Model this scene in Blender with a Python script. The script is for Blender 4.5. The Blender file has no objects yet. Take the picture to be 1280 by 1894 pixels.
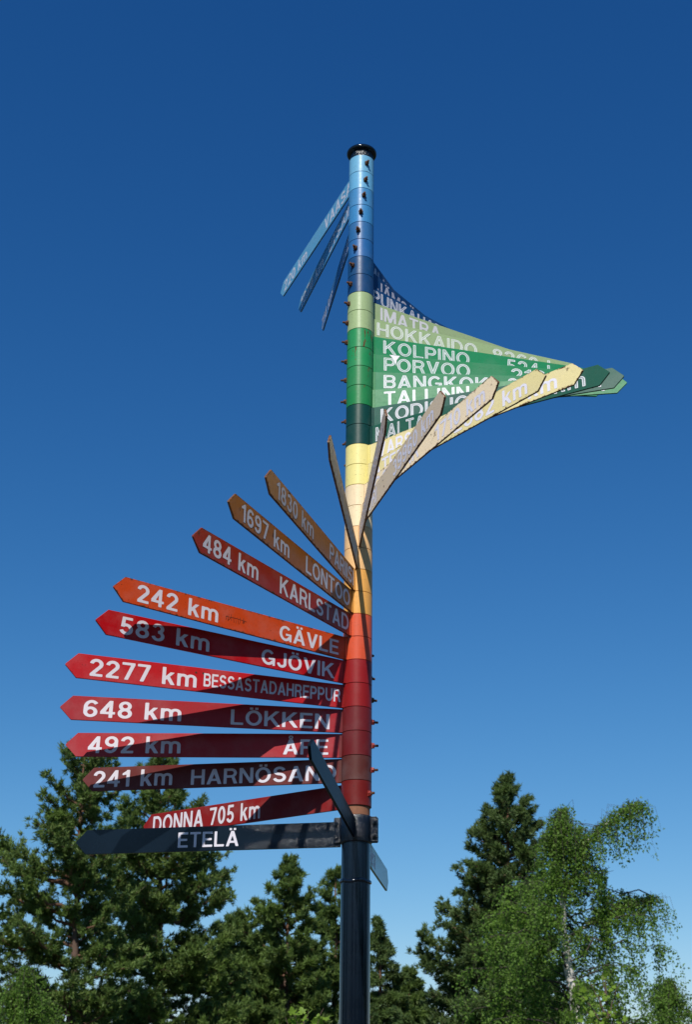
import bpy, bmesh, math, random
import numpy as np
from mathutils import Matrix, Vector

random.seed(7); RNG = np.random.default_rng(11)
PI = math.pi; rad = math.radians
scene = bpy.context.scene
COL = scene.collection

# ------------------------------------------------------------------ camera
F_PX, PITCH, ROLL, YAW = 2467.08, 0.42659, 0.012763, -0.010476
CAM = Vector((0.0, -6.3803, 1.60))
FWD = Vector((math.sin(YAW)*math.cos(PITCH), math.cos(YAW)*math.cos(PITCH), math.sin(PITCH)))
_r = Vector((math.cos(YAW), -math.sin(YAW), 0)); _u = _r.cross(FWD)
RGT = _r*math.cos(ROLL) + _u*math.sin(ROLL); UPV = -_r*math.sin(ROLL) + _u*math.cos(ROLL)
cd = bpy.data.cameras.new('camera'); cam = bpy.data.objects.new('camera', cd); COL.objects.link(cam)
m = Matrix.Identity(4)
for i in range(3):
    m[i][0] = RGT[i]; m[i][1] = UPV[i]; m[i][2] = -FWD[i]; m[i][3] = CAM[i]
cam.matrix_world = m
cd.sensor_fit = 'VERTICAL'; cd.sensor_height = 36; cd.sensor_width = 24
cd.lens = F_PX/1894*36
cd.clip_start = 0.1; cd.clip_end = 3000
cd.dof.use_dof = True; cd.dof.focus_distance = 6.4; cd.dof.aperture_fstop = 6.3
scene.camera = cam

# ------------------------------------------------------------------ sky and sun
SUN_AZ, SUN_EL = rad(-11.5), rad(43.5)      # azimuth seen from the pole, 0 = towards the camera, + = right
sun_dir = Vector((math.sin(SUN_AZ)*math.cos(SUN_EL), -math.cos(SUN_AZ)*math.cos(SUN_EL), math.sin(SUN_EL)))
w = bpy.data.worlds.new('World'); scene.world = w; w.use_nodes = True
nt = w.node_tree; bg = nt.nodes['Background']
sky = nt.nodes.new('ShaderNodeTexSky'); sky.sky_type = 'NISHITA'; sky.sun_disc = False
sky.sun_elevation = SUN_EL; sky.sun_rotation = math.atan2(sun_dir.x, sun_dir.y)
sky.altitude = 0; sky.air_density = 1.0; sky.dust_density = 0.25; sky.ozone_density = 2.5
sep = nt.nodes.new('ShaderNodeSeparateColor'); com = nt.nodes.new('ShaderNodeCombineColor')
nt.links.new(sky.outputs[0], sep.inputs[0])
SKY_G = [(.195, 1.80), (.57, 1.22), (1.15, .93)]   # (scale, gamma) of the sky's red, green and blue
for i in range(3):
    p = nt.nodes.new('ShaderNodeMath'); p.operation = 'POWER'; p.inputs[1].default_value = SKY_G[i][1]
    q = nt.nodes.new('ShaderNodeMath'); q.operation = 'MULTIPLY'; q.inputs[1].default_value = SKY_G[i][0]
    nt.links.new(sep.outputs[i], p.inputs[0]); nt.links.new(p.outputs[0], q.inputs[0]); nt.links.new(q.outputs[0], com.inputs[i])
nt.links.new(com.outputs[0], bg.inputs[0]); bg.inputs[1].default_value = 0.1
sl = bpy.data.lights.new('sun', 'SUN'); sl.energy = 5.0; sl.angle = rad(0.53); sl.color = (1.0, 0.95, 0.87)
so = bpy.data.objects.new('sun', sl); COL.objects.link(so)
so.rotation_euler = sun_dir.to_track_quat('Z', 'Y').to_euler(); so.location = (0, -5, 12)
vs = scene.view_settings
vs.view_transform = 'Standard'; vs.look = 'None'; vs.exposure = 0.0; vs.gamma = 1.0; vs.use_curve_mapping = False

# ------------------------------------------------------------------ helpers
def s2l(c):
    return tuple(((x/255)/12.92 if x/255 <= .04045 else ((x/255+.055)/1.055)**2.4) for x in c)

def finish(o, parent=None, label=None, cat=None, group=None, kind=None):
    COL.objects.link(o)
    if parent is not None: o.parent = parent
    if label: o['label'] = label
    if cat: o['category'] = cat
    if group: o['group'] = group
    if kind: o['kind'] = kind
    return o

def empty(name, loc, rz=0.0, **k):
    o = bpy.data.objects.new(name, None); o.location = loc; o.rotation_euler = (0, 0, rz); o.empty_display_size = .1
    return finish(o, **k)

def bm_obj(name, bm, mats, parent=None, smooth=False, **k):
    me = bpy.data.meshes.new(name); bm.to_mesh(me); bm.free()
    for mt in (mats if isinstance(mats, (list, tuple)) else [mats]): me.materials.append(mt)
    if smooth:
        for p in me.polygons: p.use_smooth = True
    return finish(bpy.data.objects.new(name, me), parent, **k)

def np_obj(name, V, Fc, mats, parent=None, smooth=False, matidx=None, **k):
    me = bpy.data.meshes.new(name); V = np.asarray(V, np.float32); Fc = np.asarray(Fc, np.int32)
    n = Fc.shape[1]
    me.vertices.add(len(V)); me.vertices.foreach_set('co', V.ravel())
    me.loops.add(Fc.size); me.loops.foreach_set('vertex_index', Fc.ravel())
    me.polygons.add(len(Fc)); me.polygons.foreach_set('loop_start', np.arange(0, Fc.size, n, dtype=np.int32))
    me.polygons.foreach_set('loop_total', np.full(len(Fc), n, np.int32))
    if matidx is not None: me.polygons.foreach_set('material_index', np.asarray(matidx, np.int32))
    for mt in (mats if isinstance(mats, (list, tuple)) else [mats]): me.materials.append(mt)
    me.update(calc_edges=True)
    if smooth: me.polygons.foreach_set('use_smooth', np.ones(len(Fc), bool))
    return finish(bpy.data.objects.new(name, me), parent, **k)

def lathe(bm, prof, seg=64, axis='Z'):
    rings = []
    for r, z in prof:
        ring = []
        for i in range(seg):
            a = 2*PI*i/seg
            if axis == 'Z': ring.append(bm.verts.new((r*math.cos(a), r*math.sin(a), z)))
            else: ring.append(bm.verts.new((z, r*math.cos(a), r*math.sin(a))))
        rings.append(ring)
    for a, b in zip(rings, rings[1:]):
        for i in range(seg):
            j = (i+1) % seg
            bm.faces.new((a[i], a[j], b[j], b[i]))
    return rings

def box(bm, x0, x1, y0, y1, z0, z1, bev=0.0):
    r = bmesh.ops.create_cube(bm, size=1.0)
    for v in r['verts']:
        v.co = Vector(((x0+x1)/2+v.co.x*(x1-x0), (y0+y1)/2+v.co.y*(y1-y0), (z0+z1)/2+v.co.z*(z1-z0)))
    if bev:
        es = set(e for v in r['verts'] for e in v.link_edges)
        bmesh.ops.bevel(bm, geom=list(es), offset=bev, segments=2, affect='EDGES')

def tube(pts, rads, seg=8, rough=0.0):
    """swept tube through pts -> V, F (quads) as numpy"""
    pts = np.asarray(pts, float); n = len(pts)
    d = np.gradient(pts, axis=0); d /= np.linalg.norm(d, axis=1)[:, None]+1e-9
    ref = np.array([0, 0, 1.0]) if abs(d[:, 2]).mean() < .8 else np.array([1.0, 0, 0])
    a = np.cross(d, ref); a /= np.linalg.norm(a, axis=1)[:, None]+1e-9
    b = np.cross(d, a)
    th = np.arange(seg)*2*PI/seg
    rr = np.asarray(rads)[:, None]*(1+rough*RNG.uniform(-1, 1, (n, seg)))
    V = pts[:, None, :] + a[:, None, :]*(np.cos(th)[None, :]*rr)[..., None] + b[:, None, :]*(np.sin(th)[None, :]*rr)[..., None]
    V = V.reshape(-1, 3)
    i = np.arange(n-1)[:, None]*seg; j = np.arange(seg)[None, :]; j2 = (j+1) % seg
    Fq = np.stack([i+j, i+j2, i+seg+j2, i+seg+j], -1).reshape(-1, 4)
    return V, Fq

def join_np(parts):
    Vs, Fs, off = [], [], 0
    for V, Fq in parts:
        Vs.append(V); Fs.append(Fq+off); off += len(V)
    return np.concatenate(Vs), np.concatenate(Fs)

# ------------------------------------------------------------------ materials
def new_mat(name):
    mt = bpy.data.materials.new(name); mt.use_nodes = True
    return mt, mt.node_tree, mt.node_tree.nodes['Principled BSDF']

def N(nt, t, **k):
    n = nt.nodes.new(t)
    for a, b in k.items(): setattr(n, a, b)
    return n

def noise(nt, vec, scale, detail=4, rough=.55):
    n = N(nt, 'ShaderNodeTexNoise'); n.inputs['Scale'].default_value = scale
    n.inputs['Detail'].default_value = detail; n.inputs['Roughness'].default_value = rough
    nt.links.new(vec, n.inputs['Vector']); return n.outputs[0]

def ramp(nt, src, p0, p1, c0=(0, 0, 0, 1), c1=(1, 1, 1, 1)):
    r = N(nt, 'ShaderNodeValToRGB'); e = r.color_ramp.elements
    e[0].position = p0; e[0].color = c0; e[1].position = p1; e[1].color = c1
    nt.links.new(src, r.inputs[0]); return r.outputs[0]

def math_(nt, op, a, b=None, clamp=False):
    n = N(nt, 'ShaderNodeMath', operation=op); n.use_clamp = clamp
    for i, v in enumerate((a, b)):
        if v is None: continue
        if isinstance(v, (int, float)): n.inputs[i].default_value = v
        else: nt.links.new(v, n.inputs[i])
    return n.outputs[0]

def mix(nt, f, a, b, blend='MIX'):
    n = N(nt, 'ShaderNodeMix', data_type='RGBA', blend_type=blend)
    for s, v in ((n.inputs[0], f), (n.inputs[6], a), (n.inputs[7], b)):
        if isinstance(v, (int, float)): s.default_value = v
        elif isinstance(v, tuple): s.default_value = v if len(v) == 4 else (*v, 1)
        else: nt.links.new(v, s)
    return n.outputs[2]

def coords(nt, mapping=None, loc=None):
    t = N(nt, 'ShaderNodeTexCoord'); v = t.outputs['Object']
    # a different stretch of the pattern for every object
    oi = N(nt, 'ShaderNodeObjectInfo')
    ad = N(nt, 'ShaderNodeVectorMath', operation='MULTIPLY_ADD')
    nt.links.new(oi.outputs['Random'], ad.inputs[0]); ad.inputs[1].default_value = (17, 23, 31); nt.links.new(v, ad.inputs[2])
    out = ad.outputs[0]
    if mapping:
        mp = N(nt, 'ShaderNodeMapping'); mp.inputs['Scale'].default_value = mapping
        nt.links.new(out, mp.inputs[0]); out = mp.outputs[0]
    return out, v

def paint(name, rgb, rough=.38, rust=.0, fade=.10, board=None, chalk=0.0, rustcol=(.16, .055, .018), ringrust=0.0, coat=0.0, dust=.25, spec=.5, alb=.74, specks=.75):
    """enamel paint: mottled fading, dust, rust spots; board=(half height, x0, length) rusts the board's edges"""
    mt, nt, bs = new_mat(name); L = nt.links.new
    c = tuple(x*alb for x in s2l(rgb))
    uv, raw = coords(nt)
    n1 = noise(nt, uv, 9, 5); n2 = noise(nt, uv, 60, 4, .65); n3 = noise(nt, uv, 240, 3)
    lum = sum(c)/3
    light = tuple(min(1, x*(1-.45)+ (lum*.5+.25)*.45) for x in c); dark = tuple(x*.72 for x in c)
    col = mix(nt, math_(nt, 'MULTIPLY', ramp(nt, n1, .45, .75), fade*2.6), c, light)
    col = mix(nt, math_(nt, 'MULTIPLY', ramp(nt, n2, .52, .75), .45), col, dark)
    # vertical dirt streaks
    us, _ = coords(nt, (70, 70, 5)); ns = noise(nt, us, 1.0, 3)
    col = mix(nt, math_(nt, 'MULTIPLY', ramp(nt, ns, .58, .8), dust), col, tuple(x*.45+.012 for x in c))
    # fine specks
    ns2 = noise(nt, uv, 130, 2); col = mix(nt, math_(nt, 'MULTIPLY', ramp(nt, ns2, .70, .73), specks), col, (.02, .012, .008))
    rg = math_(nt, 'MULTIPLY_ADD', n2, .25); nt.nodes[-1].inputs[2].default_value = rough-.10
    mask = None
    if rust > 0:
        nr = noise(nt, uv, 14, 6, .7)
        mask = ramp(nt, nr, .70-rust*.2, .73-rust*.2)
        if board:
            hh, x0, x1 = board
            sx = N(nt, 'ShaderNodeSeparateXYZ'); L(raw, sx.inputs[0])
            ez = math_(nt, 'SUBTRACT', hh, math_(nt, 'ABSOLUTE', sx.outputs[2]))
            ex = math_(nt, 'SUBTRACT', math_(nt, 'SUBTRACT', x1, sx.outputs[0]), math_(nt, 'ABSOLUTE', sx.outputs[2]))
            e = math_(nt, 'MINIMUM', ez, ex)
            ne = noise(nt, uv, 45, 5, .7)
            thr = math_(nt, 'MULTIPLY', math_(nt, 'SUBTRACT', ne, .46-rust*.06), .05)
            em = ramp(nt, math_(nt, 'ADD', math_(nt, 'SUBTRACT', thr, e), .5), .4995, .502)
            mask = math_(nt, 'MAXIMUM', math_(nt, 'MULTIPLY', mask, .8), em)
    if ringrust > 0:
        ur, _ = coords(nt, (30, 30, 7)); nr = noise(nt, ur, 1.0, 6, .7)
        mk = ramp(nt, nr, .74-ringrust*.16, .755-ringrust*.16)
        mask = mk if mask is None else math_(nt, 'MAXIMUM', mask, mk)
    if mask is not None:
        rc = mix(nt, n3, rustcol, tuple(x*.35 for x in rustcol))
        col = mix(nt, mask, col, rc)
        rg = math_(nt, 'MAXIMUM', rg, math_(nt, 'MULTIPLY', mask, .8))
    L(col, bs.inputs['Base Color']); L(rg, bs.inputs['Roughness'])
    bs.inputs['Specular IOR Level'].default_value = spec
    bs.inputs['Coat Weight'].default_value = coat; bs.inputs['Coat Roughness'].default_value = .12
    bp = N(nt, 'ShaderNodeBump'); bp.inputs['Strength'].default_value = .12; bp.inputs['Distance'].default_value = .002
    hgt = math_(nt, 'ADD', n2, math_(nt, 'MULTIPLY', n1, 1.5))
    if mask is not None: hgt = math_(nt, 'SUBTRACT', hgt, math_(nt, 'MULTIPLY', mask, .6))
    L(hgt, bp.inputs['Height']); L(bp.outputs[0], bs.inputs['Normal'])
    return mt

def vinyl(name, base, under, worn):
    """white lettering, brushed and worn through to the colour below by `worn`"""
    mt, nt, bs = new_mat(name); L = nt.links.new
    us, _ = coords(nt, (1.0, 1, .35)); n = noise(nt, us, 55, 6, .7); uv, _ = coords(nt); n2 = noise(nt, uv, 12, 3)
    f = ramp(nt, math_(nt, 'ADD', math_(nt, 'MULTIPLY', n, .6), math_(nt, 'MULTIPLY', n2, .4)), .62-worn*.28, .72-worn*.14)
    faded = tuple(.55*a+.45*b for a, b in zip(under, base))
    col = mix(nt, math_(nt, 'MULTIPLY', f, min(1, .25+worn)), base, faded)
    ch = ramp(nt, noise(nt, uv, 90, 3), .72, .74)
    col = mix(nt, math_(nt, 'MULTIPLY', ch, .6), col, tuple(x*.5 for x in under))
    L(col, bs.inputs['Base Color']); bs.inputs['Roughness'].default_value = .45
    return mt

def flat_mat(name, rgb, rough=.6, metal=0.0, nscale=40, var=.3, bump=.2, spec=.5):
    mt, nt, bs = new_mat(name); uv, _ = coords(nt)
    n = noise(nt, uv, nscale, 5, .65)
    col = mix(nt, n, tuple(x*(1-var) for x in rgb), tuple(min(1, x*(1+var)) for x in rgb))
    nt.links.new(col, bs.inputs['Base Color']); bs.inputs['Roughness'].default_value = rough; bs.inputs['Metallic'].default_value = metal
    bs.inputs['Specular IOR Level'].default_value = spec
    bp = N(nt, 'ShaderNodeBump'); bp.inputs['Strength'].default_value = bump; bp.inputs['Distance'].default_value = .003
    nt.links.new(n, bp.inputs['Height']); nt.links.new(bp.outputs[0], bs.inputs['Normal'])
    return mt

def rough_black(name, lumps):
    """thick black enamel, sagging and pitted where it was brushed over rust"""
    mt, nt, bs = new_mat(name); L = nt.links.new; uv, _ = coords(nt)
    n1 = noise(nt, uv, 190, 4, .7); n2 = noise(nt, uv, 14, 4)
    us, _ = coords(nt, (26, 26, 1.6)); n3 = noise(nt, us, 1.0, 3)
    bs.inputs['Base Color'].default_value = (.003, .006, .012, 1)
    bs.inputs['Roughness'].default_value = .16 if lumps > .5 else .09
    bs.inputs['Specular IOR Level'].default_value = .5
    bp = N(nt, 'ShaderNodeBump'); bp.inputs['Strength'].default_value = 1.0; bp.inputs['Distance'].default_value = .0036*lumps+.0003
    f = ramp(nt, n2, .35, .6)
    L(math_(nt, 'ADD', math_(nt, 'MULTIPLY', n1, f), math_(nt, 'MULTIPLY', n3, .5 if lumps < .5 else .3)), bp.inputs['Height']); L(bp.outputs[0], bs.inputs['Normal'])
    return mt

M_rust = flat_mat('rusty_iron', (.10, .040, .018), .85, 0, 120, .6, .6)
M_rustpole = flat_mat('rusted_bare_pole', (.22, .09, .045), .8, 0, 60, .5, .5)
M_boltred = flat_mat('red_painted_bolt', (.23, .02, .015), .5, 0, 120, .5, .4)
M_dark = flat_mat('dark_gap', (.008, .008, .01), .8)
M_black = rough_black('smooth_black_enamel', .05)
M_blackr = rough_black('lumpy_black_enamel', 1.0)
M_scr = flat_mat('scratched_through_paint', (.035, .015, .008), .8)
M_sticker = flat_mat('white_sticker', (.80, .78, .82), .4, 0, 30, .05, .05)
WHITE = (.63, .605, .67)

# ------------------------------------------------------------------ lettering: a plain grotesque drawn as strokes
W = .148
def arc(cx, cy, rx, ry, a0, a1, n=18):
    return [(cx+rx*math.cos(rad(a)), cy+ry*math.sin(rad(a))) for a in np.linspace(a0, a1, n)]
def Rc(x0, y0, x1, y1): return ('P', [(x0, y0), (x1, y0), (x1, y1), (x0, y1)])
def Pg(*p): return ('P', list(p))
def Cv(p, wd=W): return ('C', p, wd)
h_ = W/2
GL = {
'A': (.78, [Pg((0, 0), (.17, 0), (.475, 1), (.305, 1)), Pg((.78, 0), (.61, 0), (.305, 1), (.475, 1)), Rc(.16, .22, .62, .345)]),
'B': (.68, [Rc(0, 0, W, 1), Cv([(h_, .928), (.38, .928)]+arc(.39, .725, .205, .203, 88, -90)+[(h_, .522)], .14), Cv([(h_, .522), (.40, .522)]+arc(.41, .297, .20, .225, 88, -90)+[(h_, .072)], .14)]),
'C': (.76, [Cv(arc(.39, .5, .315, .43, 40, 320, 30))]),
'D': (.73, [Rc(0, 0, W, 1), Cv([(h_, .928), (.30, .928)]+arc(.32, .5, .335, .428, 88, -88, 24)+[(h_, .072)], .14)]),
'E': (.62, [Rc(0, 0, W, 1), Rc(0, .865, .61, 1), Rc(0, .44, .57, .57), Rc(0, 0, .62, .135)]),
'G': (.80, [Cv(arc(.39, .5, .315, .43, 42, 330, 30)), Rc(.42, .38, .79, .50), Rc(.66, .0, .79, .49)]),
'H': (.72, [Rc(0, 0, W, 1), Rc(.72-W, 0, .72, 1), Rc(0, .44, .72, .575)]),
'I': (.15, [Rc(0, 0, .15, 1)]),
'J': (.55, [Rc(.40, .28, .55, 1), Cv(arc(.275, .28, .20, .208, 0, -178, 16))]),
'K': (.76, [Rc(0, 0, W, 1), Pg((.13, .31), (.13, .51), (.54, 1), (.73, 1)), Pg((.27, .50), (.39, .62), (.77, 0), (.59, 0))]),
'L': (.60, [Rc(0, 0, W, 1), Rc(0, 0, .60, .135)]),
'M': (.88, [Rc(0, 0, W, 1), Rc(.88-W, 0, .88, 1), Pg((0, 1), (.20, 1), (.52, 0), (.36, 0)), Pg((.88, 1), (.68, 1), (.36, 0), (.52, 0))]),
'N': (.72, [Rc(0, 0, W, 1), Rc(.72-W, 0, .72, 1), Pg((0, 1), (.165, 1), (.72, 0), (.555, 0))]),
'O': (.80, [Cv(arc(.40, .5, .325, .432, 0, 360, 40))]),
'P': (.67, [Rc(0, 0, W, 1), Cv([(h_, .928), (.38, .928)]+arc(.38, .69, .215, .238, 88, -90)+[(h_, .452)], .14)]),
'R': (.71, [Rc(0, 0, W, 1), Cv([(h_, .928), (.38, .928)]+arc(.39, .70, .215, .228, 88, -90)+[(h_, .472)], .14), Pg((.40, .47), (.54, .50), (.72, 0), (.555, 0))]),
'S': (.68, [Cv(arc(.335, .725, .235, .205, 15, 268, 20)+arc(.34, .293, .262, .222, 88, -165, 22))]),
'T': (.66, [Rc(0, .865, .66, 1), Rc(.255, 0, .405, 1)]),
'U': (.72, [Cv([(h_, 1.0), (h_, .36)]+arc(.36, .36, .285, .288, 182, 358, 20)+[(.72-h_, 1.0)])]),
'V': (.74, [Pg((0, 1), (.17, 1), (.455, 0), (.29, 0)), Pg((.74, 1), (.57, 1), (.285, 0), (.45, 0))]),
'Y': (.74, [Rc(.295, 0, .445, .46), Pg((0, 1), (.18, 1), (.445, .40), (.295, .40)), Pg((.74, 1), (.56, 1), (.295, .40), (.445, .40))]),
'0': (.58, [Cv(arc(.29, .5, .215, .43, 0, 360, 34))]),
'1': (.36, [Rc(.20, 0, .345, 1), Pg((.0, .70), (.0, .80), (.26, 1.0), (.26, .76))]),
'2': (.57, [Cv(arc(.285, .70, .21, .228, 172, -32, 20)+[(.12, .12)]), Rc(.03, 0, .56, .13)]),
'3': (.57, [Cv(arc(.275, .72, .19, .208, 165, -85, 18), .14), Cv(arc(.28, .30, .215, .228, 88, -165, 20), .14)]),
'4': (.60, [Rc(.36, 0, .495, 1), Rc(0, .215, .60, .34), Pg((0, .23), (.15, .23), (.47, 1), (.36, 1)), Pg((0, .23), (0, .36), (.36, 1), (.40, .9))]),
'5': (.57, [Rc(.11, .87, .53, 1), Pg((.10, 1), (.235, 1), (.185, .44), (.05, .44)), Cv(arc(.275, .315, .215, .245, 138, -160, 24))]),
'6': (.58, [Cv(arc(.29, .305, .213, .235, 0, 360, 28), .142), Cv(arc(.325, .58, .245, .35, 38, 180, 16)+[(.078, .33)], .142)]),
'7': (.55, [Rc(.0, .87, .55, 1), Pg((.40, .90), (.55, .90), (.27, 0), (.12, 0))]),
'8': (.58, [Cv(arc(.29, .725, .19, .205, 0, 360, 26), .138), Cv(arc(.29, .29, .217, .22, 0, 360, 26), .145)]),
'9': (.58, [Cv(arc(.29, .695, .213, .235, 0, 360, 28), .142), Cv(arc(.255, .42, .245, .35, 218, 360, 16)+[(.502, .67)], .142)]),
'k': (.54, [Rc(0, 0, .14, 1), Pg((.12, .22), (.12, .41), (.35, .72), (.52, .72)), Pg((.19, .38), (.30, .50), (.55, 0), (.385, 0))]),
'm': (.86, [Rc(0, 0, .135, .72), Cv([(.0675, .38)]+arc(.2475, .465, .18, .19, 175, 0, 14)+[(.4275, 0)], .135), Cv([(.4275, .38)]+arc(.6075, .465, .18, .19, 175, 0, 14)+[(.7875, 0)], .135)]),
}
for b, base in (('Ä', 'A'), ('Ö', 'O')):
    wd, pr = GL[base]; GL[b] = (wd, pr+[Rc(wd/2-.20, 1.06, wd/2-.06, 1.19), Rc(wd/2+.06, 1.06, wd/2+.20, 1.19)])
GL['Å'] = (.78, GL['A'][1]+[Cv(arc(.39, 1.14, .085, .085, 0, 360, 18), .055)])

def sdf(pr, X, Y):
    D = np.full(X.shape, 9.)
    for g in pr:
        if g[0] == 'P':
            P = np.array(g[1]); c = P.mean(0); d = np.full(X.shape, -9.)
            for i in range(len(P)):
                a, b = P[i], P[(i+1) % len(P)]; n = np.array([b[1]-a[1], a[0]-b[0]]); ln = np.linalg.norm(n)
                if ln < 1e-6: continue
                n = n/ln
                if (c-a)@n > 0: n = -n
                d = np.maximum(d, (X-a[0])*n[0]+(Y-a[1])*n[1])
            D = np.minimum(D, d)
        else:
            P = np.array(g[1]); hw = g[2]/2; d = np.full(X.shape, 9.)
            for a, b in zip(P, P[1:]):
                v = b-a; L2 = v@v
                if L2 < 1e-9: continue
                t = np.clip(((X-a[0])*v[0]+(Y-a[1])*v[1])/L2, 0, 1)
                d = np.minimum(d, np.hypot(X-a[0]-t*v[0], Y-a[1]-t*v[1]))
            d = d-hw
            if np.linalg.norm(P[0]-P[-1]) > .05:          # flat ends
                for a, b in ((P[0], P[1]), (P[-1], P[-2])):
                    n = (a-b)/np.linalg.norm(a-b)
                    along = (X-a[0])*n[0]+(Y-a[1])*n[1]; near = np.hypot(X-a[0], Y-a[1]) < hw*1.5
                    d = np.where(near, np.maximum(d, along), d)
            D = np.minimum(D, d)
    return D

def march(F, x0, y0, st):
    """marching squares: the region F<0 as triangles and quads"""
    ny, nx = F.shape; V = []; Fc = []; key = {}
    def vid(k, p):
        if k not in key: key[k] = len(V); V.append(p)
        return key[k]
    def corner(i, j): return vid(('c', i, j), (x0+j*st, y0+i*st))
    def edge(i, j, i2, j2):
        a, b = F[i, j], F[i2, j2]; t = a/(a-b); t = min(max(t, .02), .98)
        return vid(('e', i, j, i2, j2), (x0+(j+(j2-j)*t)*st, y0+(i+(i2-i)*t)*st))
    ins = F < 0
    cell = ins[:-1, :-1].astype(int)+ins[:-1, 1:]+ins[1:, 1:]+ins[1:, :-1]
    for i in range(ny-1):
        j = 0
        while j < nx-1:
            c = cell[i, j]
            if c == 0: j += 1; continue
            if c == 4:
                Fc.append([corner(i, j), corner(i, j+1), corner(i+1, j+1), corner(i+1, j)]); j += 1; continue
            cs = [(i, j), (i, j+1), (i+1, j+1), (i+1, j)]; poly = []
            for q in range(4):
                a, b = cs[q], cs[(q+1) % 4]
                if ins[a]: poly.append(corner(*a))
                if ins[a] != ins[b]:
                    poly.append(edge(*a, *b) if a < b else edge(*b, *a))
            if len(poly) >= 3: Fc.append(poly)
            j += 1
    return V, Fc

_gc = {}
def glyph(ch, off=0.0, ring=0.0):
    k = (ch, off, ring)
    if k not in _gc:
        wd, pr = GL[ch]; st = 1/34
        x0, y0 = -.1, -.1; nx = int((wd+.2)/st)+2; ny = int((1.4 if ch in 'ÄÖÅ' else 1.2)/st)+2
        X, Y = np.meshgrid(x0+np.arange(nx)*st, y0+np.arange(ny)*st)
        D = sdf(pr, X, Y)
        Fd = np.abs(D-off)-ring if ring else D-off
        _gc[k] = march(Fd, x0, y0, st)
    return _gc[k]

def word_mesh(name, text, x0, x1, z0, cap, y, flip, mat, parent, off=.008, ring=0.0, jitter=0.0, **k):
    """flat word between x0 and x1 along the arm; flip: reads from the tip to the pole"""
    gap = .13; pen = []; x = 0
    for ch in text:
        if ch == ' ': x += .42; continue
        pen.append((ch, x)); x += GL[ch][0]+gap
    tot = x-gap; s = (x1-x0)/tot
    for ch, px in pen:
        gv, gf = glyph(ch, off, ring); dz = random.uniform(-1, 1)*jitter
        V = [(-a*s if flip else a*s, 0, b*cap) for a, b in gv]
        me = bpy.data.meshes.new(name); me.from_pydata(V, [], gf); me.materials.append(mat)
        me.update()
        # faces look away from the board
        if len(me.polygons) and me.polygons[0].normal.y*y < 0: me.flip_normals()
        o = finish(bpy.data.objects.new(name if not ch.isdigit() or name != 'letter' else 'numeral', me), parent, **k)
        o.location = (x1-px*s if flip else x0+px*s, y, z0+dz)

# ------------------------------------------------------------------ ground
def ground():
    mt, nt, bs = new_mat('park_grass'); uv, _ = coords(nt)
    n = noise(nt, uv, .6, 6); n2 = noise(nt, uv, 30, 4)
    c = mix(nt, n, (.035, .06, .015), (.06, .075, .025)); c = mix(nt, math_(nt, 'MULTIPLY', n2, .5), c, (.03, .045, .012))
    nt.links.new(c, bs.inputs['Base Color']); bs.inputs['Roughness'].default_value = .9
    bm = bmesh.new(); bmesh.ops.create_grid(bm, x_segments=80, y_segments=80, size=900)
    bm_obj('ground', bm, mt, kind='structure')
    m2 = flat_mat('asphalt', (.055, .054, .052), .9, 0, 25, .35, .4)
    bm = bmesh.new(); bmesh.ops.create_circle(bm, cap_ends=True, radius=9, segments=64)
    for v in bm.verts: v.co.z = .004
    bm_obj('asphalt_path', bm, m2, kind='structure')
ground()

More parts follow.
